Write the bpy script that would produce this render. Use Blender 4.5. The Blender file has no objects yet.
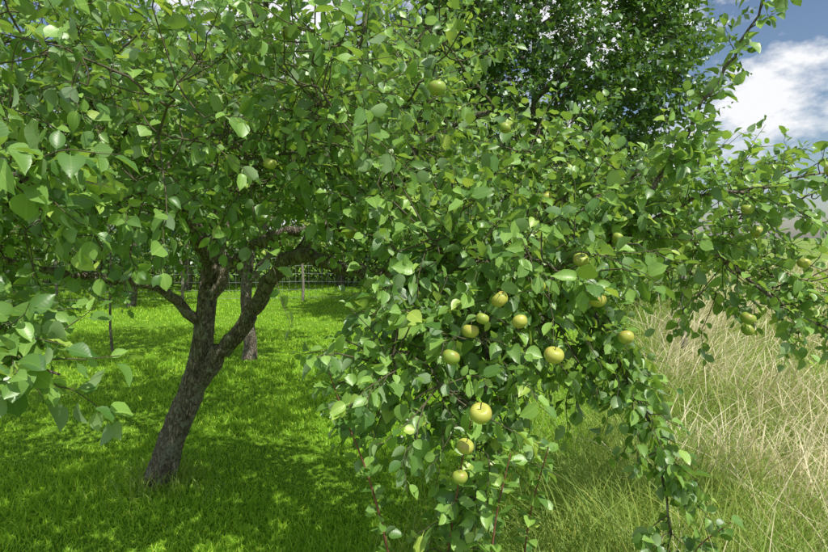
import bpy, math, numpy as np
from mathutils import Vector, kdtree
rng = np.random.default_rng(11)
scene = bpy.context.scene
scene.view_settings.view_transform = 'Standard'
scene.view_settings.look = 'None'
scene.view_settings.exposure = 0
UP = np.array([0, 0, 1.0])
SUN = np.array([0.36, -0.40, 0.84]); SUN /= np.linalg.norm(SUN)
CAM = np.array([0, 0, 1.6])
# apples: hand placed on the outside of the foliage (x, y, z)
apples = [(.165, 1.34, 1.165), (.375, 1.46, 1.285), (.19, 1.52, 1.375), (.16, 1.55, 1.335), (.36, 1.6, 1.46), (.10, 1.48, 1.275), (.118, 1.38, .985), (.135, 1.42, 1.05),
          (.52, 2.2, 1.76), (1.22, 2.0, 1.305), (1.25, 2.05, 1.255), (1.19, 1.98, 1.70), (1.42, 1.9, 1.83), (.30, 1.85, 1.96), (.07, 1.70, 2.05), (-.49, 1.9, 1.85), (-.43, 1.95, 2.30),
          (.56, 1.68, 1.41), (-.27, 2.35, 1.62), (1.02, 2.1, 1.59), (1.52, 2.15, 1.5), (.25, 1.6, 1.42), (.98, 2.2, 1.86),
          (.52, 1.72, 1.53), (.29, 1.50, 1.37), (.70, 1.9, 1.60), (1.30, 2.1, 1.62), (.66, 1.7, 1.29)]
APP = np.array(apples)

# ------------------------------------------------------------------ helpers
def nrm(a):
    return a / np.maximum(np.linalg.norm(a, axis=-1, keepdims=True), 1e-9)

def mesh_obj(name, verts, facesets, mat, parent=None, attr=None, smooth=True):
    verts = np.asarray(verts, dtype=np.float32).reshape(-1, 3)
    me = bpy.data.meshes.new(name)
    me.vertices.add(len(verts)); me.vertices.foreach_set("co", verts.ravel())
    loops = np.concatenate([f.reshape(-1) for f in facesets]).astype(np.int32)
    starts = []; off = 0
    for f in facesets:
        n, k = f.shape
        starts.append(off + np.arange(n) * k); off += n * k
    starts = np.concatenate(starts).astype(np.int32)
    me.loops.add(len(loops)); me.loops.foreach_set("vertex_index", loops)
    me.polygons.add(len(starts)); me.polygons.foreach_set("loop_start", starts)
    me.update(calc_edges=True)
    if smooth:
        me.polygons.foreach_set("use_smooth", np.ones(len(starts), dtype=bool))
    if attr is not None:
        a = me.attributes.new("lv", 'FLOAT_VECTOR', 'POINT')
        a.data.foreach_set("vector", np.asarray(attr, dtype=np.float32).ravel())
    me.materials.append(mat)
    ob = bpy.data.objects.new(name, me)
    scene.collection.objects.link(ob)
    if parent: ob.parent = parent
    return ob

def empty(name):
    e = bpy.data.objects.new(name, None); scene.collection.objects.link(e); return e

class Acc:
    def __init__(s): s.v=[]; s.f={}; s.a=[]; s.n=0
    def add(s, v, fs, a=None):
        v = v.reshape(-1,3); s.v.append(v)
        for f in fs: s.f.setdefault(f.shape[1], []).append(f + s.n)
        s.a.append(a.reshape(-1,3) if a is not None else np.zeros_like(v))
        s.n += len(v)
    def build(s, name, mat, parent=None):
        if not s.v: return None
        return mesh_obj(name, np.concatenate(s.v), [np.concatenate(x) for x in s.f.values()], mat, parent, np.concatenate(s.a))

def tube(acc, paths, radii, S=5, lump=0.0):
    N, K, _ = paths.shape
    t = nrm(np.gradient(paths, axis=1))
    main = np.abs(nrm(paths[:, -1] - paths[:, 0]))
    ref = np.eye(3)[np.argmin(main, axis=1)][:, None, :]
    u = nrm(np.cross(t, ref)); w = np.cross(t, u)
    ang = np.arange(S) / S * 2 * np.pi
    r = np.repeat(radii[:, :, None], S, axis=2)
    if lump > 0:
        k = np.arange(K)[None, :, None] / K
        a = ang[None, None, :]
        r = r * (1 + lump * (0.5*np.sin(2*a+7*k+1)+0.35*np.sin(3*a-17*k)+0.3*np.sin(5*a+31*k+2)+0.25*np.sin(a*1+53*k))
                 + lump*0.4*rng.normal(size=r.shape))
    v = paths[:, :, None, :] + r[..., None] * (np.cos(ang)[None, None, :, None] * u[:, :, None, :] + np.sin(ang)[None, None, :, None] * w[:, :, None, :])
    idx = np.arange(N*K*S).reshape(N, K, S)
    a0 = idx[:, :-1, :]; b0 = idx[:, 1:, :]
    f = np.stack([a0, np.roll(a0, -1, 2), np.roll(b0, -1, 2), b0], -1).reshape(-1, 4)
    acc.add(v, [f])

def catmull(pts, K):
    p = np.array(pts, float); n = len(p)
    if n == 2: 
        s = np.linspace(0,1,K)[:,None]; return p[0]*(1-s)+p[1]*s
    e = np.vstack([2*p[0]-p[1], p, 2*p[-1]-p[-2]])
    out = []
    for s in np.linspace(0, n-1-1e-6, K):
        i = int(s); t = s - i
        a, b, c, d = e[i], e[i+1], e[i+2], e[i+3]
        out.append(0.5*((2*b)+(-a+c)*t+(2*a-5*b+4*c-d)*t*t+(-a+3*b-3*c+d)*t**3))
    return np.array(out)

def template(rows, widths, pet):
    v = []; q = []; t3 = []
    n = len(rows)
    for y, w in zip(rows[:-1], widths[:-1]):
        v += [(-w, y), (0, y), (w, y)]
    v.append((0, rows[-1])); tip = len(v)-1
    for i in range(n-2):
        a = 3*i; b = 3*i+3
        q += [(a, a+1, b+1, b), (a+1, a+2, b+2, b+1)]
    a = 3*(n-2)
    t3 += [(a, a+1, tip), (a+1, a+2, tip)]
    return np.array(v), np.array(q), np.array(t3)
T_HI = template([0, .24, .30, .42, .60, .78, .92, 1.0, 1.08], [.012, .014, .15, .26, .31, .275, .17, .07, 0], .24)
T_MD = template([0, .22, .6, 1.05], [.012, .2, .35, 0], .2)
T_LO = template([0, .45, 1.0], [.02, .36, 0], 0)

def leaves(acc, P, D, Nn, S, T):
    if len(P) == 0: return
    tv, tq, tt = T
    N = len(P); M = len(tv)
    D = nrm(D); X = nrm(np.cross(D, Nn)); Nn = np.cross(X, D)
    curl = rng.uniform(-0.1, 0.5, N)[:, None]; fold = rng.uniform(0.0, 0.8, N)[:, None]
    tw = rng.normal(0, .4, N)[:, None]; wav = rng.uniform(0, .05, N)[:, None]; ph = rng.uniform(0, 6.28, N)[:, None]
    wid = rng.uniform(0.75, 1.2, N)[:, None]
    x = tv[None, :, 0]*wid; y = np.repeat(tv[None, :, 1], N, 0)
    z = -curl*y*y + fold*np.abs(x) + tw*x*y + wav*np.sin(y*14+ph)*np.sign(x)
    v = P[:, None, :] + S[:, None, None]*(x[..., None]*X[:, None, :] + y[..., None]*D[:, None, :] + z[..., None]*Nn[:, None, :])
    off = (np.arange(N)*M)[:, None, None]
    at = np.empty((N, M, 3)); mw = max(tv[:, 0].max(), .01)
    at[..., 0] = tv[None, :, 0]/mw; at[..., 1] = y; at[..., 2] = rng.random(N)[:, None]
    acc.add(v, [(tq[None]+off).reshape(-1, 4), (tt[None]+off).reshape(-1, 3)], at)

# ------------------------------------------------------------------ materials
def newmat(name):
    m = bpy.data.materials.new(name); m.use_nodes = True
    nt = m.node_tree; nt.nodes.clear()
    out = nt.nodes.new('ShaderNodeOutputMaterial')
    return m, nt, out
def L(nt, a, b): nt.links.new(a, b)
def ramp(nt, fac, stops, interp='LINEAR'):
    r = nt.nodes.new('ShaderNodeValToRGB'); r.color_ramp.interpolation = interp
    el = r.color_ramp.elements
    while len(el) < len(stops): el.new(0.5)
    for e, (p, c) in zip(el, stops):
        e.position = p; e.color = (*c, 1) if len(c) == 3 else c
    L(nt, fac, r.inputs[0]); return r.outputs[0]
def math_n(nt, op, a, b=None, c=None):
    n = nt.nodes.new('ShaderNodeMath'); n.operation = op
    for i, x in enumerate((a, b, c)):
        if x is None: continue
        if isinstance(x, (int, float)): n.inputs[i].default_value = x
        else: L(nt, x, n.inputs[i])
    return n.outputs[0]
def mixc(nt, f, a, b, mode='MIX'):
    n = nt.nodes.new('ShaderNodeMix'); n.data_type = 'RGBA'; n.blend_type = mode
    for s, x in ((n.inputs[0], f), (n.inputs[6], a), (n.inputs[7], b)):
        if isinstance(x, (int, float)): s.default_value = x
        elif isinstance(x, tuple): s.default_value = (*x, 1)
        else: L(nt, x, s)
    return n.outputs[2]
def noise(nt, vec, scale, detail=4, rough=.55):
    n = nt.nodes.new('ShaderNodeTexNoise'); n.inputs['Scale'].default_value = scale
    n.inputs['Detail'].default_value = detail; n.inputs['Roughness'].default_value = rough
    if vec is not None: L(nt, vec, n.inputs['Vector'])
    return n.outputs[0]

def leaf_mat(name, c0, c1, tr, trf=.35, rough=.42, veins=True, spec=.5, last=None):
    m, nt, out = newmat(name)
    at = nt.nodes.new('ShaderNodeAttribute'); at.attribute_name = 'lv'
    sp = nt.nodes.new('ShaderNodeSeparateXYZ'); L(nt, at.outputs['Vector'], sp.inputs[0])
    x, y, r = sp.outputs
    cm = tuple((a+b)/2 for a, b in zip(c0, c1))
    col = ramp(nt, r, [(0, c0), (.5, cm), (.93, c1), (1, last or (c1[0]*1.5, c1[1]*1.15, c1[2]))])
    trc = mixc(nt, .5, tr, mixc(nt, 1.0, col, (2.4, 2.0, 1.2), 'MULTIPLY'))
    if veins:
        geo = nt.nodes.new('ShaderNodeNewGeometry')
        bsdf = nt.nodes.new('ShaderNodeBsdfPrincipled')
        ax = math_n(nt, 'ABSOLUTE', x)
        mid = math_n(nt, 'LESS_THAN', ax, .06)
        vv = math_n(nt, 'SINE', math_n(nt, 'MULTIPLY', math_n(nt, 'SUBTRACT', y, math_n(nt, 'MULTIPLY', ax, .15)), 56.0))
        vm = math_n(nt, 'MULTIPLY', math_n(nt, 'GREATER_THAN', vv, .9), .10)
        f = math_n(nt, 'MAXIMUM', math_n(nt, 'MULTIPLY', mid, .5), vm)
        col = mixc(nt, f, col, mixc(nt, 1.0, col, (1.9, 1.5, 1.8), 'MULTIPLY'))
        back = mixc(nt, .6, col, (.30, .40, .25))
        col = mixc(nt, geo.outputs['Backfacing'], col, back)
        b = nt.nodes.new('ShaderNodeBump'); b.inputs['Strength'].default_value = .05; b.inputs['Distance'].default_value = .001
        L(nt, vv, b.inputs['Height']); L(nt, b.outputs[0], bsdf.inputs['Normal'])
        L(nt, col, bsdf.inputs['Base Color'])
        bsdf.inputs['Roughness'].default_value = rough
        bsdf.inputs['Specular IOR Level'].default_value = spec
    else:
        bsdf = nt.nodes.new('ShaderNodeBsdfDiffuse'); L(nt, col, bsdf.inputs[0])
        gl = nt.nodes.new('ShaderNodeBsdfGlossy'); gl.inputs['Roughness'].default_value = rough
        gl.inputs[0].default_value = (.9, .95, 1, 1)
        mg = nt.nodes.new('ShaderNodeMixShader'); mg.inputs[0].default_value = .09*spec
        L(nt, bsdf.outputs[0], mg.inputs[1]); L(nt, gl.outputs[0], mg.inputs[2]); bsdf = mg
    t = nt.nodes.new('ShaderNodeBsdfTranslucent'); L(nt, trc, t.inputs[0])
    mx = nt.nodes.new('ShaderNodeMixShader'); mx.inputs[0].default_value = trf
    L(nt, bsdf.outputs[0], mx.inputs[1]); L(nt, t.outputs[0], mx.inputs[2]); L(nt, mx.outputs[0], out.inputs[0])
    return m

M_LEAF = leaf_mat("apple_leaf", (.055, .145, .028), (.26, .45, .09), (.44, .70, .05), .28, .40, True, .62)
M_LEAF2 = leaf_mat("orchard_leaf", (.03, .085, .016), (.11, .24, .035), (.22, .42, .035), .25, .4, False, 1.0)
M_LEAF3 = leaf_mat("hedge_leaf", (.07, .14, .03), (.22, .35, .07), (.32, .52, .07), .28, .5, False, .6)
M_GRASS = leaf_mat("lawn_blades", (.18, .38, .02), (.42, .66, .06), (.58, .9, .06), .32, .5, False, .3)
M_GREENG = leaf_mat("meadow_green", (.16, .29, .04), (.38, .49, .12), (.52, .66, .13), .28, .55, False, .3)
M_STRAW = leaf_mat("meadow_straw", (.52, .47, .28), (.80, .74, .50), (.6, .52, .3), .2, .6, False, .3, (.44, .33, .18))

def bark_mat(name, dark, light, scale=1.0, bump=.8, lichen=(.40, .40, .31)):
    m, nt, out = newmat(name)
    tc = nt.nodes.new('ShaderNodeNewGeometry')
    mp = nt.nodes.new('ShaderNodeMapping'); L(nt, tc.outputs['Position'], mp.inputs[0])
    mp.inputs['Scale'].default_value = (22*scale, 22*scale, 8*scale)
    n1 = noise(nt, mp.outputs[0], 1.6, 6, .7)
    vo = nt.nodes.new('ShaderNodeTexVoronoi'); vo.inputs['Scale'].default_value = 2.2
    vo.feature = 'DISTANCE_TO_EDGE'
    wv = nt.nodes.new('ShaderNodeVectorMath'); wv.operation = 'ADD'
    nn = nt.nodes.new('ShaderNodeTexNoise'); nn.inputs['Scale'].default_value = 1.7; L(nt, mp.outputs[0], nn.inputs['Vector'])
    L(nt, mp.outputs[0], wv.inputs[0]); L(nt, nn.outputs['Color'], wv.inputs[1]); L(nt, wv.outputs[0], vo.inputs['Vector'])
    h = math_n(nt, 'ADD', math_n(nt, 'MULTIPLY', math_n(nt, 'MINIMUM', vo.outputs[0], .3), 1.6), n1)
    col = ramp(nt, h, [(.4, dark), (.95, light)])
    li = noise(nt, tc.outputs['Position'], 18, 5, .75)
    col = mixc(nt, ramp(nt, li, [(.51, (0, 0, 0)), (.59, (.75, .75, .75))]), col, lichen)
    b = nt.nodes.new('ShaderNodeBump'); b.inputs['Strength'].default_value = bump; b.inputs['Distance'].default_value = .03
    L(nt, h, b.inputs['Height'])
    p = nt.nodes.new('ShaderNodeBsdfPrincipled'); p.inputs['Roughness'].default_value = .9
    L(nt, col, p.inputs['Base Color']); L(nt, b.outputs[0], p.inputs['Normal']); L(nt, p.outputs[0], out.inputs[0])
    return m
def plain(name, c, r=.8):
    mm, n2, o2 = newmat(name); pr = n2.nodes.new('ShaderNodeBsdfPrincipled'); g = n2.nodes.new('ShaderNodeNewGeometry')
    cc = mixc(n2, 1.0, c, ramp(n2, noise(n2, g.outputs['Position'], 30, 3), [(.3, (.7, .7, .7)), (.7, (1.3, 1.3, 1.3))]), 'MULTIPLY')
    L(n2, cc, pr.inputs['Base Color']); pr.inputs['Roughness'].default_value = r; L(n2, pr.outputs[0], o2.inputs[0]); return mm
M_BARK = bark_mat("apple_bark", (.05, .037, .028), (.34, .28, .21), 1.0, 1.0)
M_TWIG = plain("twig_bark", (.10, .085, .05), .8)
M_RED = plain("young_shoot_bark", (.22, .08, .055), .6)
M_WOOD = bark_mat("weathered_wood", (.12, .1, .08), (.34, .3, .25), .8, .5)

# ------------------------------------------------------------------ tree grower
class Tree:
    def __init__(s, name, leafmat=M_LEAF, twigmat=M_TWIG):
        s.e = empty(name); s.wood = Acc(); s.twig = Acc(); s.leaf = Acc(); s.nodes = []
        s.lm = leafmat; s.tm = twigmat
    def limb(s, pts, r0, r1, K=26, S=10, lump=.06, wig=.010, power=1.0):
        p = catmull(pts, K)
        d = rng.normal(0, wig, p.shape); d[0] = 0
        p = p + d
        k = np.linspace(0, 1, K)**power
        tube(s.wood, p[None], (r0*(1-k)+r1*k)[None], S, lump)
        s.nodes.append(p[int(K*.25):]); return p
    def clusters(s, C, r=.008):
        N0 = np.concatenate(s.nodes)
        order = np.argsort([np.min(np.linalg.norm(N0-c, axis=1)) for c in C])
        buf = np.empty((len(N0)+len(C)*5, 3)); buf[:len(N0)] = N0; n = len(N0)
        paths = []; rad = []
        for i in order:
            c = C[i]; dd = np.linalg.norm(buf[:n]-c, axis=1); j = np.argmin(dd); a = buf[j].copy(); dist = dd[j]
            m = (a+c)/2 + np.array([rng.normal(0, .1*dist), rng.normal(0, .1*dist), .16*dist])
            t = np.linspace(0, 1, 6)[:, None]
            p = (1-t)**2*a + 2*t*(1-t)*m + t*t*c + rng.normal(0, .010, (6, 3))*min(1,dist*3); p[0] = a
            paths.append(p); rr = min(.003 + r*dist, .016); rad.append(np.linspace(rr, .0026, 6))
            buf[n:n+5] = p[1:]; n += 5
        tube(s.twig, np.array(paths), np.array(rad), 6)
        s.nodes.append(buf[len(N0):n].copy())
    def twigs(s, P, D, Ln, nleaf=11, size=.07, T=T_HI, droop=.25, conn=True, mindist=.8, flat=.5, tr=.0021, jit=.55, keepf=None):
        keep = np.linalg.norm(P-CAM, axis=1) > mindist
        if keepf is not None: keep &= keepf(P)
        P = P[keep]; D = nrm(D[keep]); Ln = Ln[keep]; N = len(P)
        if N == 0: return
        K = 6; t = np.linspace(0, 1, K)[None, :, None]
        bend = rng.normal(0, .22, (N, 3)); bend[:, 2] -= droop*.5
        path = P[:, None, :] + Ln[:, None, None]*(t*D[:, None, :] + t*t*bend[:, None, :])
        path[:, 1:] += rng.normal(0, .004, (N, K-1, 3))
        tube(s.twig, path, np.repeat(np.linspace(tr, tr*.4, K)[None], N, 0), 4)
        if conn:
            allp = np.concatenate(s.nodes); kd = kdtree.KDTree(len(allp))
            for i, q in enumerate(allp): kd.insert(q, i)
            kd.balance()
            A = np.array([kd.find(q)[0] for q in P])
            mid = (A+P)/2 - D*Ln[:, None]*.12
            tt = np.linspace(0, 1, 4)[None, :, None]
            c = (1-tt)**2*A[:, None]+2*tt*(1-tt)*mid[:, None]+tt*tt*P[:, None]
            tube(s.twig, c, np.repeat(np.linspace(tr*1.4, tr, 4)[None], N, 0), 4)
        tl = np.linspace(.04, 1.0, nleaf)[None, :] + rng.normal(0, .03, (N, nleaf)); tl = np.clip(tl, 0, 1)
        base = P[:, None, :] + Ln[:, None, None]*(tl[..., None]*D[:, None, :] + (tl**2)[..., None]*bend[:, None, :])
        tan = nrm(D[:, None, :] + 2*tl[..., None]*bend[:, None, :])
        ref = np.where(np.abs(tan[..., 2:3]) > .8, np.array([1.0, 0, 0]), UP)
        u = nrm(np.cross(tan, ref)); w = np.cross(tan, u)
        ang = np.arange(nleaf)[None, :]*2.39996 + rng.uniform(0, 6.28, (N, 1)) + rng.normal(0, .3, (N, nleaf))
        rad = np.cos(ang)[..., None]*u + np.sin(ang)[..., None]*w
        fw = .35 + 1.2*tl[..., None]**3
        dr = droop*rng.uniform(-.3, 2.0, (N, nleaf, 1))
        LD = nrm(tan*fw + rad*.85 - UP*dr + rng.normal(0, .15, (N, nleaf, 3)))
        NN = nrm(UP*flat + SUN*.35 + tan*.25 + rng.normal(0, jit, (N, nleaf, 3)) + rad*.15)
        S = size*rng.uniform(.5, 1.25, (N, nleaf))*(1-.35*tl**6)
        pr = rng.random((N, nleaf)) < .92
        if T is T_HI:   # leaves do not grow through the fruit
            ctr = base + LD*(S*.6)[..., None]
            dmin = np.full((N, nleaf), 9.0)
            for a in APP:
                dmin = np.minimum(dmin, np.linalg.norm(ctr-a, axis=2)); dmin = np.minimum(dmin, np.linalg.norm(base-a, axis=2)+.01)
            pr &= dmin > .048
        leaves(s.leaf, base[pr], LD[pr], NN[pr], S[pr], T)
    def blob(s, c, r, ncl, ntw, spread=.13, ln=(.14, .34), out=.6, upb=.3, hollow=0.0, cond=None, **kw):
        c = np.array(c, float); r = np.array(r, float)
        q = nrm(rng.normal(size=(ncl, 3)))*(hollow+(1-hollow)*rng.random((ncl, 1))**(1/3.))
        C = c + q*r
        if cond is not None: C = C[cond(C)]
        if len(C) == 0: return
        s.clusters(C)
        k = max(1, ntw//ncl)
        cc = np.repeat(C, k, 0)
        P = cc + rng.normal(0, spread, cc.shape)
        D = nrm(P-c)*out + nrm(P-cc)*.5 + rng.normal(0, .4, P.shape) + UP*upb
        s.twigs(P, D, rng.uniform(ln[0], ln[1], len(P)), **kw)
    def along(s, pts, n, spread=.03, ln=(.08, .2), outd=.8, K=60, t0=.1, upb=.1, conn=True, **kw):
        p = catmull(pts, K); i = (rng.uniform(t0, 1, n)*(K-1)).astype(int)
        tan = nrm(np.gradient(p, axis=0))[i]
        rd = nrm(np.cross(tan, rng.normal(size=(n, 3))))
        P = p[i] + rd*rng.uniform(0, spread, (n, 1))
        D = rd*outd + tan*.6 + UP*upb
        s.twigs(P, D, rng.uniform(*ln, n), conn=conn, **kw)
    def finish(s):
        s.wood.build("trunk_and_limbs", M_BARK, s.e); s.twig.build("twigs", s.tm, s.e); s.leaf.build("foliage", s.lm, s.e)

# ------------------------------------------------------------------ main apple tree
A = Tree("apple_tree")
trunk = [(-1.67, 3.5, -.08), (-1.65, 3.5, .05), (-1.57, 3.5, .3), (-1.46, 3.5, .55), (-1.39, 3.5, .78), (-1.35, 3.52, 1.0), (-1.34, 3.55, 1.2), (-1.32, 3.6, 1.5)]
p = catmull(trunk, 60)
zz = np.linspace(0, 1, 60)
r = .094 - .044*zz + .06*np.exp(-zz*16) + .010*np.exp(-((zz-.42)/.08)**2)
tube(A.wood, p[None], r[None], 36, .08)
A.nodes.append(p[48:])
A.limb([(-1.42, 3.5, .62), (-1.27, 3.45, .80), (-1.12, 3.42, .98), (-.98, 3.38, 1.16), (-.86, 3.32, 1.36), (-.70, 3.2, 1.49), (-.5, 3.05, 1.47), (-.28, 2.85, 1.42), (-.05, 2.55, 1.44), (.2, 2.25, 1.48), (.42, 2.15, 1.50), (.66, 2.15, 1.53)], .060, .018, 50, 14, .07)
A.limb([(-.80, 3.28, 1.43), (-.5, 3.3, 1.7), (-.2, 3.2, 1.95), (.15, 3.0, 2.15), (.4, 2.8, 2.25)], .035, .012)
A.limb([(-1.34, 3.55, 1.18), (-1.1, 3.55, 1.5), (-.8, 3.5, 1.64), (-.45, 3.3, 1.66), (-.2, 3.0, 1.72), (0, 2.5, 1.9)], .045, .014)
A.limb([(-1.36, 3.53, 1.0), (-1.48, 3.45, 1.2), (-1.72, 3.35, 1.34), (-2.0, 3.2, 1.38), (-2.3, 3.0, 1.5), (-2.6, 2.7, 1.7)], .038, .014)
A.limb([(-1.33, 3.58, 1.4), (-1.5, 3.7, 1.8), (-1.8, 3.9, 2.3), (-2.2, 4.2, 2.9)], .05, .014)
A.limb([(-1.33, 3.58, 1.4), (-1.2, 3.5, 1.9), (-1.0, 3.2, 2.4), (-.7, 2.8, 2.9)], .05, .012)
A.limb([(-1.32, 3.55, 1.45), (-1.35, 3.2, 1.75), (-1.35, 2.7, 2.05), (-1.3, 2.1, 2.2)], .04, .010)
A.limb([(-1.32, 3.58, 1.45), (-1.2, 3.9, 1.8), (-.9, 4.5, 2.2), (-.5, 5.0, 2.5)], .04, .012)
armU = [(.66, 2.15, 1.53), (.80, 2.05, 1.68), (.92, 2.0, 1.86), (1.04, 1.98, 2.1), (1.14, 1.95, 2.28), (1.24, 1.95, 2.5)]
armR = [(.60, 2.15, 1.53), (.82, 2.1, 1.62), (1.06, 2.05, 1.75), (1.3, 2.05, 1.79), (1.6, 2.05, 1.86)]
armD = [(.66, 2.15, 1.55), (.95, 2.2, 1.62), (1.15, 2.2, 1.56), (1.38, 2.2, 1.40), (1.6, 2.2, 1.26), (1.8, 2.2, 1.2)]
armM = [(.5, 2.15, 1.51), (.7, 2.3, 1.72), (1.0, 2.5, 1.88), (1.4, 2.7, 1.92), (1.9, 2.8, 1.95)]
A.limb(armU, .011, .003, 24, 8, .04, .007); A.limb(armR, .011, .003, 24, 8, .04, .007); A.limb(armD, .011, .003, 24, 8, .04, .007); A.limb(armM, .012, .003, 24, 8, .04, .007)
stemC = [(.2, 2.25, 1.48), (.22, 2.0, 1.42), (.24, 1.8, 1.25), (.20, 1.68, .95), (.15, 1.6, .65), (.12, 1.6, .35)]
stemD = [(.55, 2.15, 1.50), (.60, 1.95, 1.40), (.68, 1.85, 1.2), (.78, 1.8, .98), (.84, 1.8, .75), (.88, 1.8, .5)]
stemB = [(.05, 2.4, 1.45), (.02, 2.0, 1.45), (-.04, 1.75, 1.3), (-.1, 1.6, 1.22)]
A.limb(stemC, .009, .003, 24, 7, .04, .007); A.limb(stemD, .009, .003, 24, 7, .04, .007); A.limb(stemB, .008, .003, 20, 7, .04, .007)

def gapf(C): 
    x, y, z = C.T
    return np.sin(x*3.4+.6)*np.sin(y*3.1+1.1)*np.sin(z*1.5+.4) < .38
def front(C):
    x, y, z = C.T
    ok = (z > 1.60) & (np.linalg.norm(C-CAM, axis=1) > 1.35)
    ok &= ~((z < 1.80) & (np.abs(x+1.0) < .9) & (y > 2.3))
    ok &= (x < .04*y + .05)
    return ok & gapf(C)
def tw_ok(P):
    x, y, z = P.T
    return (z > 1.48) & ~((z < 1.68) & (np.abs(x+1.0) < .85) & (y > 2.3)) & (x < .06*y+.12) & ~((z < 1.62) & (x > -.95) & (x < -.1))
A.blob((-1.5, 3.4, 2.45), (2.3, 2.0, .95), 260, 1960, .125, (.16, .36), cond=front, keepf=tw_ok, size=.071, mindist=1.25, nleaf=10)
A.blob((-1.5, 2.3, 2.0), (1.35, .75, .42), 90, 540, .11, (.15, .32), cond=front, keepf=tw_ok, size=.069, mindist=1.2, droop=.4)
A.blob((-.40, 2.5, 2.15), (.65, .75, .55), 70, 480, .11, (.15, .32), cond=front, keepf=tw_ok, size=.066, mindist=1.3)
A.blob((-2.4, 3.0, 1.58), (.7, .6, .25), 24, 170, .12, (.15, .3), size=.068, droop=.4)
A.blob((-.9, 4.6, 2.4), (1.7, 1.1, .7), 70, 500, .14, (.18, .38), cond=lambda C: (C[:, 2] > 1.9) & gapf(C) & (C[:, 0] < .4), size=.078, T=T_MD)
A.blob((.40, 2.7, 1.80), (.6, .5, .26), 42, 250, .09, (.12, .26), size=.062)
# central drooping mass
A.blob((.26, 2.0, 1.46), (.46, .34, .24), 48, 320, .08, (.10, .22), size=.064, droop=.45, upb=0)
A.blob((.08, 1.75, 1.2), (.26, .2, .15), 16, 84, .065, (.10, .2), size=.060, droop=.45, upb=-.1)
A.blob((.50, 1.95, 1.26), (.26, .2, .12), 14, 52, .065, (.10, .2), size=.060, droop=.45, upb=-.1)
A.along(stemC, 96, .11, (.08, .19), t0=.35, size=.058, droop=.4, upb=-.1)
A.along(stemD, 50, .05, (.07, .15), t0=.3, size=.057, droop=.4, upb=-.1)
A.along(stemB, 26, .04, (.08, .18), size=.058, droop=.4, upb=-.1)
# right arms
A.along(armU, 32, .015, (.06, .15), size=.062, mindist=.9)
A.along(armR, 40, .05, (.1, .22), size=.06)
A.along(armD, 50, .05, (.1, .22), size=.06)
A.along(armM, 44, .07, (.12, .24), size=.062)
A.blob((1.35, 2.8, 1.70), (.95, .5, .26), 30, 125, .08, (.12, .26), size=.062)
A.blob((1.3, 2.35, 1.45), (.4, .25, .12), 10, 50, .07, (.10, .2), size=.058, droop=.4)
armL = [(-2.3, 3.0, 1.55), (-1.9, 2.2, 1.75), (-1.4, 1.6, 1.8), (-1.0, 1.3, 1.76), (-.82, 1.18, 1.72)]
armL2 = [(-1.9, 2.2, 1.75), (-1.5, 1.6, 1.6), (-1.05, 1.3, 1.42), (-.82, 1.18, 1.30)]
A.limb(armL, .014, .004, 24, 7); A.limb(armL2, .010, .003, 24, 7)
A.along(armL, 34, .05, (.1, .18), t0=.5, size=.072, mindist=1.0)
A.along(armL2, 34, .05, (.1, .18), t0=.5, size=.072, mindist=1.0)
A.finish()

R = Tree("apple_tree_shoot", M_LEAF, M_RED)
def shoot(pts, n, size, r0=.0045):
    p = catmull(pts, 30); tube(R.twig, p[None], np.linspace(r0, .0015, 30)[None], 6)
    i = np.linspace(2, 29, n).astype(int); tan = nrm(np.gradient(p, axis=0))[i]
    u = nrm(np.cross(tan, [0, 1.0, .1])); w = np.cross(tan, u); a = np.arange(n)*2.4
    rd = np.cos(a)[:, None]*u + np.sin(a)[:, None]*w
    for k in range(2):
        leaves(R.leaf, p[i], rd + tan*.5 + rng.normal(0, .25, (n, 3)), nrm(UP*.6+SUN*.5+rng.normal(0, .3, (n, 3))), size*rng.uniform(.6, 1.15, n), T_HI)
shoot([(.02, 1.62, .02), (-.03, 1.58, .4), (-.08, 1.52, .73), (-.13, 1.5, .94), (-.19, 1.5, 1.1), (-.235, 1.5, 1.23)], 46, .05)
shoot([(.20, 1.5, .02), (.20, 1.48, .45), (.22, 1.46, .8), (.26, 1.45, 1.02)], 32, .05)
shoot([(.10, 1.6, .02), (.09, 1.6, .5), (.13, 1.55, .9), (.16, 1.5, 1.1)], 30, .05)
shoot([(.36, 1.75, .02), (.35, 1.7, .5), (.36, 1.65, .75), (.40, 1.6, .98)], 30, .05)
shoot([(.80, 1.8, .0), (.86, 1.75, .4), (.90, 1.7, .6), (.98, 1.65, .72)], 26, .054)
R.finish()

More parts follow.
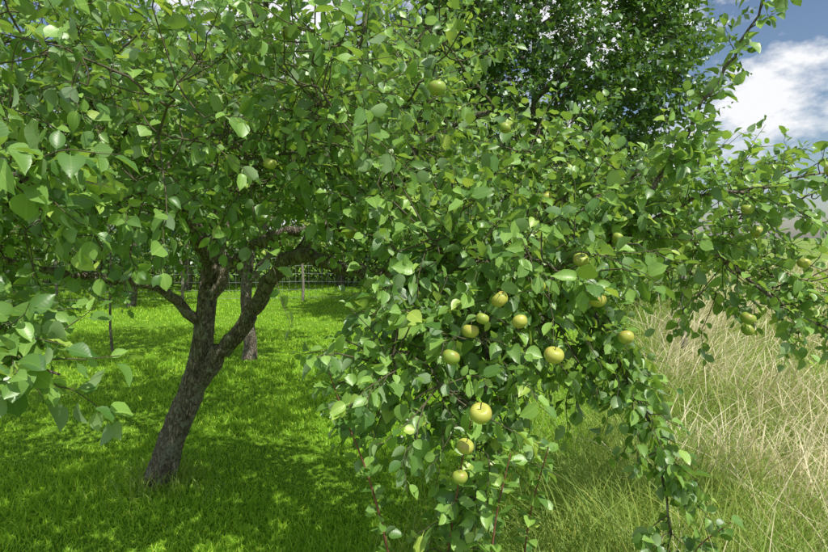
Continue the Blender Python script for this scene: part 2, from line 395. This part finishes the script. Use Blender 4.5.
# apples -------------------------------------------------------------
def apple_mesh():
    prof = []
    for k in range(17):
        th = math.pi*k/16
        rr = math.sin(th)*(1+.06*math.cos(th)); z = .9*math.cos(th)
        dip = math.exp(-(th/.42)**2)*.30; dip2 = math.exp(-((math.pi-th)/.35)**2)*.2
        prof.append((rr, z - dip + dip2))
    S = 24; v = []; f = []
    for rr, z in prof:
        for j in range(S):
            a = 2*math.pi*j/S; q = rr*(1+.02*math.cos(5*a)*(1 if z < 0 else .3))
            v.append((q*math.cos(a), q*math.sin(a), z))
    for i in range(16):
        for j in range(S):
            f.append((i*S+j, (i+1)*S+j, (i+1)*S+(j+1) % S, i*S+(j+1) % S))
    b = len(v)
    for k in range(5):
        for j in range(6):
            a = 2*math.pi*j/6; v.append((.05*math.cos(a)+.05*k*k*.1, .05*math.sin(a), .55+.22*k))
    sf = [(b+k*6+j, b+k*6+(j+1) % 6, b+(k+1)*6+(j+1) % 6, b+(k+1)*6+j) for k in range(4) for j in range(6)]
    b2 = len(v)
    for j in range(10):
        a = 2*math.pi*j/10; q = .16 if j % 2 == 0 else .06
        v.append((q*math.cos(a), q*math.sin(a), -.78 if j % 2 == 0 else -.70))
    v.append((0, 0, -.68)); cf = [(b2+j, b2+(j+1) % 10, b2+10) for j in range(10)]
    me = bpy.data.meshes.new("apple"); me.from_pydata(v, [], f+sf+cf)
    for q in me.polygons: q.use_smooth = True
    m, nt, out = newmat("apple_skin")
    tc = nt.nodes.new('ShaderNodeTexCoord'); oi = nt.nodes.new('ShaderNodeObjectInfo')
    n = noise(nt, tc.outputs['Object'], 1.1, 3)
    base = mixc(nt, oi.outputs['Random'], (.25, .37, .05), (.46, .47, .08))
    col = mixc(nt, ramp(nt, n, [(.5, (0, 0, 0)), (.72, (.6, .6, .6))]), base, (.42, .22, .07))
    sp = noise(nt, tc.outputs['Object'], 22, 1)
    col = mixc(nt, ramp(nt, sp, [(.68, (0, 0, 0)), (.72, (.7, .7, .7))]), col, (.45, .38, .2))
    pr = nt.nodes.new('ShaderNodeBsdfPrincipled'); L(nt, col, pr.inputs['Base Color']); pr.inputs['Roughness'].default_value = .4
    L(nt, pr.outputs[0], out.inputs[0])
    me.materials.append(m); me.materials.append(M_TWIG)
    for q in me.polygons[len(f):]: q.material_index = 1
    return me
AM = apple_mesh()
for i, c in enumerate(apples):
    o = bpy.data.objects.new("apple_fruit", AM); scene.collection.objects.link(o); o.parent = A.e
    o.location = c; s = .0245*rng.uniform(.75, 1.12) if i else .028
    o.scale = (s, s, s*.98); o.rotation_euler = (rng.normal(0, .4), rng.normal(0, .4), rng.uniform(0, 6))

# ------------------------------------------------------------------ second orchard tree
B = Tree("apple_tree", M_LEAF2)
p = catmull([(-2.12, 7.0, -.05), (-2.1, 7.0, .3), (-2.14, 7.0, .8), (-2.1, 7.0, 1.3), (-2.0, 7.0, 1.9)], 26)
tube(B.wood, p[None], (.085-.025*np.linspace(0, 1, 26)+.04*np.exp(-np.linspace(0, 1, 26)*14))[None], 16, .07); B.nodes.append(p[16:])
for q in ([(-2.12, 7, 1.0), (-1.7, 6.9, 1.5), (-1.2, 6.6, 1.9)], [(-2.12, 7, 1.1), (-2.6, 6.8, 1.6), (-3.2, 6.5, 1.9)], [(-2.0, 7, 1.8), (-2.0, 7.2, 2.6), (-2.2, 7.3, 3.4)], [(-2.05, 7, 1.5), (-1.8, 7.8, 2.1), (-1.5, 8.4, 2.5)]):
    B.limb(q, .045, .012, 16, 8)
B.blob((-2.3, 6.7, 2.85), (2.2, 1.6, 1.2), 120, 980, .16, (.2, .42), cond=gapf, size=.09, T=T_MD, nleaf=11)
B.finish()

Y = Tree("young_fruit_tree", M_LEAF2)
Y.limb([(-4.2, 7.6, -.03), (-4.22, 7.6, .5), (-4.18, 7.6, 1.1), (-4.2, 7.6, 1.9)], .02, .008, 16, 8, .03, .004)
Y.blob((-4.2, 7.6, 1.5), (.5, .5, .6), 22, 90, .1, (.15, .3), size=.08, T=T_MD)
Y.finish()

# ------------------------------------------------------------------ pear tree behind on the right
C = Tree("pear_tree", M_LEAF2)
C.limb([(2.3, 10.4, -.05), (2.25, 10.4, 1.2), (2.3, 10.4, 2.6), (2.2, 10.3, 4.5), (2.2, 10.3, 6.5)], .16, .03, 30, 12)
for a in range(9):
    an = a*2.4; z = 2.2+a*.4
    C.limb([(2.28, 10.4, z), (2.28+.9*math.cos(an), 10.4+.9*math.sin(an), z+.7), (2.28+1.7*math.cos(an), 10.4+1.7*math.sin(an), z+1.6)], .06, .012, 14, 7)
C.blob((2.3, 10.4, 4.5), (2.6, 2.0, 2.7), 210, 3800, .26, (.22, .5), size=.12, T=T_LO, nleaf=13, upb=.5, hollow=.4)
C.finish()

def far_tree(name, x, y, h, w, ncl, ntw, lm=M_LEAF3, size=.15, base=.25):
    t = Tree(name, lm)
    t.limb([(x, y, -.1), (x+.1, y, h*.3), (x-.1, y, h*.6), (x, y, h*.85)], .05+.012*h, .03, 16, 8)
    for a in range(5):
        an = a*2.4+x; z = h*(.25+.1*a)
        t.limb([(x, y, z), (x+w*.35*math.cos(an), y+w*.35*math.sin(an), z+h*.12), (x+w*.65*math.cos(an), y+w*.65*math.sin(an), z+h*.2)], .05, .012, 10, 6)
    t.blob((x, y, h*(.5+base/2)), (w, w*.8, h*(.5-base/2)), ncl, ntw, .3, (.3, .6), size=size, T=T_LO, nleaf=13, hollow=.5, upb=.4)
    t.finish()
far_tree("hazel_tree", -11.5, 15.5, 6.0, 2.8, 80, 900, size=.17, base=.15)
far_tree("plum_tree", -7.0, 17.0, 6.8, 2.9, 80, 900, size=.17, base=.15)
far_tree("hazel_tree", -2.4, 18, 7.4, 3.2, 90, 1100, size=.17, base=.15)
far_tree("plum_tree", 1.6, 17, 6.0, 2.6, 80, 800, size=.17, base=.15)
far_tree("cherry_tree", -6.4, 12.4, 4.8, 2.0, 60, 600, M_LEAF2, .13, .3)
far_tree("hawthorn_tree", 4.0, 12.5, 3.4, 1.4, 60, 700, M_LEAF3, .12, .1)
far_tree("hawthorn_tree", 1.0, 14, 4.2, 1.7, 60, 700, M_LEAF3, .12, .1)
H = Acc(); HW = Acc()
he = empty("hedge")
def hedge_run(x0, y0, x1, y1, h, w, n, size):
    t = rng.random(n); P = np.stack([x0+(x1-x0)*t, y0+(y1-y0)*t, np.zeros(n)], 1)
    hh = h*(.8+.18*np.sin(t*23)+.12*np.sin(t*51+1))
    P += np.stack([rng.normal(0, w, n), rng.normal(0, w, n), hh*rng.random(n)**.7], 1)
    D = rng.normal(0, 1, (n, 3)); D[:, 2] -= .2
    leaves(H, P, D, UP*.7+SUN*.4+rng.normal(0, .5, (n, 3)), size*rng.uniform(.6, 1.2, n), T_LO)
    k = n//160; t = rng.random(k); B0 = np.stack([x0+(x1-x0)*t, y0+(y1-y0)*t, np.zeros(k)], 1)
    tt = np.linspace(0, 1, 5)[None, :, None]; e = np.stack([rng.normal(0, .3, k), rng.normal(0, .3, k), h*rng.uniform(.6, .95, k)], 1)
    tube(HW, B0[:, None]+tt*e[:, None]+rng.normal(0, .03, (k, 5, 3)), np.repeat(np.linspace(.02, .006, 5)[None], k, 0), 5)
hedge_run(-22, 19, 4, 19.5, 2.2, .55, 22000, .15)
hedge_run(4.2, 10.2, 11, 24, 1.3, .45, 10000, .10)
H.build("foliage", M_LEAF3, he); HW.build("stems", M_TWIG, he)

# ------------------------------------------------------------------ ground
def bound(y): return .70 + .42*(np.maximum(y, 0)-2.2)
def gz(x, y):
    return .03*np.sin(x*.9+1)*np.sin(y*.7) * np.clip((np.hypot(x, y))/4, 0, 1) + .02*np.sin(x*2.3)*np.cos(y*1.9)
ax = np.concatenate([np.arange(0, 14, .25), np.geomspace(14, 900, 40)])
xs = np.unique(np.concatenate([-ax, ax])); ys = xs
X, Yg = np.meshgrid(xs, ys, indexing='ij'); Z = gz(X, Yg)*np.where(np.hypot(X, Yg) < 30, 1, 0)
nx, ny = X.shape; idx = np.arange(nx*ny).reshape(nx, ny)
F = np.stack([idx[:-1, :-1], idx[1:, :-1], idx[1:, 1:], idx[:-1, 1:]], -1).reshape(-1, 4)
m, nt, out = newmat("ground_soil_and_turf")
geo = nt.nodes.new('ShaderNodeNewGeometry'); sp = nt.nodes.new('ShaderNodeSeparateXYZ'); L(nt, geo.outputs['Position'], sp.inputs[0])
edge = math_n(nt, 'SUBTRACT', sp.outputs[0], math_n(nt, 'ADD', math_n(nt, 'MULTIPLY', sp.outputs[1], .43), -.23))
nz = noise(nt, geo.outputs['Position'], 1.5, 5)
edge = math_n(nt, 'ADD', edge, math_n(nt, 'MULTIPLY', math_n(nt, 'SUBTRACT', nz, .5), 1.2))
mask = ramp(nt, edge, [(.0, (0, 0, 0)), (.35, (1, 1, 1))])
nl = noise(nt, geo.outputs['Position'], 9, 8, .75); nl2 = noise(nt, geo.outputs['Position'], .5, 4)
lawn = ramp(nt, nl, [(.3, (.08, .18, .014)), (.7, (.21, .38, .035))])
mead = mixc(nt, ramp(nt, nl2, [(.5, (0, 0, 0)), (.75, (.7, .7, .7))]), ramp(nt, nl, [(.3, (.12, .20, .035)), (.7, (.25, .35, .08))]), ramp(nt, nl, [(.3, (.2, .2, .09)), (.7, (.38, .36, .18))]))
col = mixc(nt, mask, lawn, mead)
pr = nt.nodes.new('ShaderNodeBsdfPrincipled'); pr.inputs['Roughness'].default_value = .95; pr.inputs['Specular IOR Level'].default_value = .1
bm = nt.nodes.new('ShaderNodeBump'); bm.inputs['Strength'].default_value = .8; bm.inputs['Distance'].default_value = .05; L(nt, nl, bm.inputs['Height'])
L(nt, col, pr.inputs['Base Color']); L(nt, bm.outputs[0], pr.inputs['Normal']); L(nt, pr.outputs[0], out.inputs[0])
mesh_obj("ground", np.stack([X, Yg, Z], -1), [F], m)

# ------------------------------------------------------------------ grass
def blades(acc, x, y, h, wdt, lean, K=3, leandir=None, heads=False):
    N = len(x); z = gz(x, y)
    an = rng.uniform(0, 6.28, N)
    ld = np.stack([np.cos(an), np.sin(an)], 1)
    if leandir is not None: ld = nrm(ld*.85+np.array(leandir))
    fa = rng.uniform(0, 3.14, N); wd = np.stack([np.cos(fa), np.sin(fa), np.zeros(N)], 1)
    t = np.linspace(0, 1, K)
    P = np.zeros((N, K, 3)); P[..., 0] = x[:, None]; P[..., 1] = y[:, None]
    bend = (lean*h)[:, None]*t[None]**2
    P[..., 0] += ld[:, 0:1]*bend; P[..., 1] += ld[:, 1:2]*bend
    P[..., 2] = z[:, None] - .01 + h[:, None]*(t[None] - .38*np.minimum(lean, 1.3)[:, None]*t[None]**2.4)
    if heads: prof = np.array([.4, .35, .3, .3, 1.3, 1.5, .2])[:K]
    else: prof = (1-t**2*.6)
    W = wdt[:, None]*prof[None]
    Lf = P - W[..., None]*wd[:, None]; Rt = P + W[..., None]*wd[:, None]
    v = np.empty((N, 2*K, 3)); v[:, 0::2] = Lf; v[:, 1::2] = Rt
    v[:, -1] = v[:, -2]*.5+v[:, -1]*.5
    q = np.array([(2*i, 2*i+1, 2*i+3, 2*i+2) for i in range(K-2)]).reshape(-1, 4)
    tr = np.array([(2*K-4, 2*K-3, 2*K-1)])
    off = (np.arange(N)*2*K)[:, None, None]
    rn = rng.random(N)
    at = np.empty((N, 2*K, 3)); at[..., 0] = 0; at[..., 1] = np.repeat(t, 2)[None]; at[..., 2] = rn[:, None]
    fs = [(tr[None]+off).reshape(-1, 3)]
    if K > 2: fs.append((q[None]+off).reshape(-1, 4))
    acc.add(v, fs, at)

def polar(n, r0, r1, a0, a1):
    r = np.exp(rng.uniform(math.log(r0), math.log(r1), n)); a = np.radians(rng.uniform(a0, a1, n))
    return r*np.sin(a), r*np.cos(a), r
G = Acc()
x, y, r = polar(300000, 1.8, 19, -46, 36)
k = x < bound(y)+.15*np.sin(y*5)+rng.normal(0, .12, len(x))
x, y, r = x[k], y[k], r[k]
patch = .8+.35*np.sin(x*2.1+np.sin(y*1.7))*np.sin(y*2.4+1.3*np.sin(x*1.3))
blades(G, x, y, rng.uniform(.03, .08, len(x))*patch*(1+r*.02), .0026*(.6+r*.22), rng.uniform(.1, 1.1, len(x)))
G.build("lawn_grass", M_GRASS)
T1 = Acc()
x, y, r = polar(9000, 2.0, 9, -30, 30)
k = (x > bound(y)-.9) & (x < bound(y)+.4); x, y = x[k], y[k]
blades(T1, x, y, rng.uniform(.15, .5, len(x)), np.full(len(x), .003), rng.uniform(.2, 1.2, len(x)), 5)
cx = rng.normal(-1.63, .16, 500); cy = rng.normal(3.5, .16, 500)
blades(T1, cx, cy, rng.uniform(.06, .2, 500), np.full(500, .003), rng.uniform(.2, 1.2, 500), 4)
x, y, r = polar(120000, 1.5, 30, 8, 50)
k = (x > bound(y)+rng.normal(0, .15, len(x))); x, y, r = x[k], y[k], r[k]
blades(T1, x, y, rng.uniform(.15, .66, len(x))*(1+.25*np.sin(x*1.3)*np.sin(y*1.1)), .0028*(.6+r*.16), rng.uniform(.2, 1.2, len(x)), 5, (.3, -.1))
T1.build("meadow_grass", M_GREENG)
T2 = Acc()
x, y, r = polar(46000, 1.6, 30, 14, 50)
cl = np.sin(x*2.3+.7*np.sin(y*2))*np.sin(y*1.9+.5)
k = (x > bound(y)+.25) & (cl+.2*(x-bound(y)-.7)+rng.normal(0, .4, len(x)) > .05); x, y, r = x[k], y[k], r[k]
blades(T2, x, y, rng.uniform(.4, .85, len(x)), .0012*(.6+r*.2), rng.uniform(.15, 1.1, len(x)), 7, (.7, -.2), True)
x, y, r = polar(14000, 1.6, 14, 16, 50)
k = (x > bound(y)+.3); x, y, r = x[k], y[k], r[k]
blades(T2, x, y, rng.uniform(.2, .5, len(x)), .0014*(.6+r*.15), rng.uniform(.5, 1.6, len(x)), 6, (.7, -.3))
T2.build("dry_grass", M_STRAW)

# ------------------------------------------------------------------ fences
mm, n2, o2 = newmat("galvanised_wire"); pr = n2.nodes.new('ShaderNodeBsdfPrincipled')
pr.inputs['Base Color'].default_value = (.45, .46, .46, 1); pr.inputs['Metallic'].default_value = .6; pr.inputs['Roughness'].default_value = .5
L(n2, pr.outputs[0], o2.inputs[0]); M_WIRE = mm
def fence(name, pts, h, wires, post_r):
    e = empty(name); a = Acc(); w = Acc()
    for (px, py) in pts:
        pp = catmull([(px, py, -.2), (px+.02, py, h*.5), (px+rng.normal(0, .04), py, h)], 6)
        tube(a, pp[None], np.array([[post_r]*4+[post_r*.95, post_r*.6]]), 8, .05)
        tube(a, np.array([[pp[-1], pp[-1]+[0, 0, .004]]]), np.array([[post_r*.6, .0005]]), 8)
    for i in range(len(pts)-1):
        for z in wires:
            q = catmull([(*pts[i], z), ((pts[i][0]+pts[i+1][0])/2, (pts[i][1]+pts[i+1][1])/2, z-.02), (*pts[i+1], z)], 8)
            tube(w, q[None], np.full((1, 8), .0035), 4)
        n = int(math.dist(pts[i], pts[i+1])/.16)
        for j in range(1, n):
            qx = pts[i][0]+(pts[i+1][0]-pts[i][0])*j/n; qy = pts[i][1]+(pts[i+1][1]-pts[i][1])*j/n
            tube(w, np.array([[(qx, qy, wires[0]), (qx, qy, wires[-1])]]), np.full((1, 2), .003), 4)
    a.build("posts", M_WOOD, e); w.build("wires", M_WIRE, e)
fence("wire_fence", [(-11.5, 13.0), (-8.6, 13.2), (-5.7, 13.5), (-2.8, 13.8), (.1, 14.1)], 1.2, [.1, .3, .5, .7, .9, 1.1], .035)
fence("wire_fence", [(2.95, 6.0), (4.0, 8.2), (5.05, 10.4), (6.1, 12.6)], 1.15, [.3, .65, 1.0], .035)

fh = empty("farmhouse")
def box(name, c, d, mat):
    c = np.array(c); d = np.array(d)/2
    v = np.array([[sx, sy, sz] for sx in (-1, 1) for sy in (-1, 1) for sz in (-1, 1)])*d+c
    f = np.array([(0, 1, 3, 2), (4, 6, 7, 5), (0, 4, 5, 1), (2, 3, 7, 6), (0, 2, 6, 4), (1, 5, 7, 3)])
    return mesh_obj(name, v, [f], mat, fh, None, False)
wm = plain("render_wall", (.6, .58, .55)); rm = plain("roof_tile", (.28, .12, .08)); gm = plain("window_glass", (.05, .06, .07), .1); dm = plain("door_paint", (.1, .16, .12))
box("walls", (-14, 27, 1.9), (9, 6, 3.8), wm)
rv = np.array([(-18.9, 23.7, 3.7), (-9.1, 23.7, 3.7), (-9.1, 30.3, 3.7), (-18.9, 30.3, 3.7), (-18.9, 27, 6.4), (-9.1, 27, 6.4)])
mesh_obj("roof", rv, [np.array([(0, 1, 5, 4), (2, 3, 4, 5)]), np.array([(0, 4, 3), (1, 2, 5)])], rm, fh, None, False)
for i, wx in enumerate((-17, -15, -11.5)):
    box("window_%d" % i, (wx, 23.97, 2.0), (1.0, .08, 1.2), gm)
box("door", (-13.2, 23.97, 1.05), (.95, .08, 2.1), dm)

# ------------------------------------------------------------------ light, sky
w = bpy.data.worlds.new("World"); scene.world = w; w.use_nodes = True
nt = w.node_tree; nt.nodes.clear()
out = nt.nodes.new('ShaderNodeOutputWorld'); bg = nt.nodes.new('ShaderNodeBackground'); bg.inputs[1].default_value = .11
sky = nt.nodes.new('ShaderNodeTexSky'); sky.sky_type = 'NISHITA'; sky.sun_disc = False
sky.sun_elevation = math.asin(SUN[2]); sky.sun_rotation = math.atan2(SUN[0], SUN[1])
sky.ozone_density = 2.0
tc = nt.nodes.new('ShaderNodeTexCoord'); mp = nt.nodes.new('ShaderNodeMapping'); mp.inputs['Scale'].default_value = (1, 1, 1.9)
mp.inputs['Location'].default_value = (.22, .1, -.1)
L(nt, tc.outputs['Generated'], mp.inputs[0])
n = noise(nt, mp.outputs[0], 3.2, 10, .62)
mask = ramp(nt, n, [(.48, (0, 0, 0)), (.58, (1, 1, 1))])
col = mixc(nt, mask, sky.outputs[0], (8.8, 8.9, 9.1))
L(nt, col, bg.inputs[0]); L(nt, bg.outputs[0], out.inputs[0])
sd = bpy.data.lights.new("sun", 'SUN'); sd.energy = 5; sd.angle = math.radians(.53); sd.color = (1, .955, .88)
so = bpy.data.objects.new("sun", sd); scene.collection.objects.link(so)
so.rotation_euler = Vector(-SUN).to_track_quat('-Z', 'Y').to_euler()

cd = bpy.data.cameras.new("camera"); cam = bpy.data.objects.new("camera", cd); scene.collection.objects.link(cam)
cd.lens = 24; cd.sensor_width = 36; cd.clip_start = .05; cd.clip_end = 3000
cam.location = (0, 0, 1.6); cam.rotation_euler = (math.radians(86), 0, 0)
scene.camera = cam
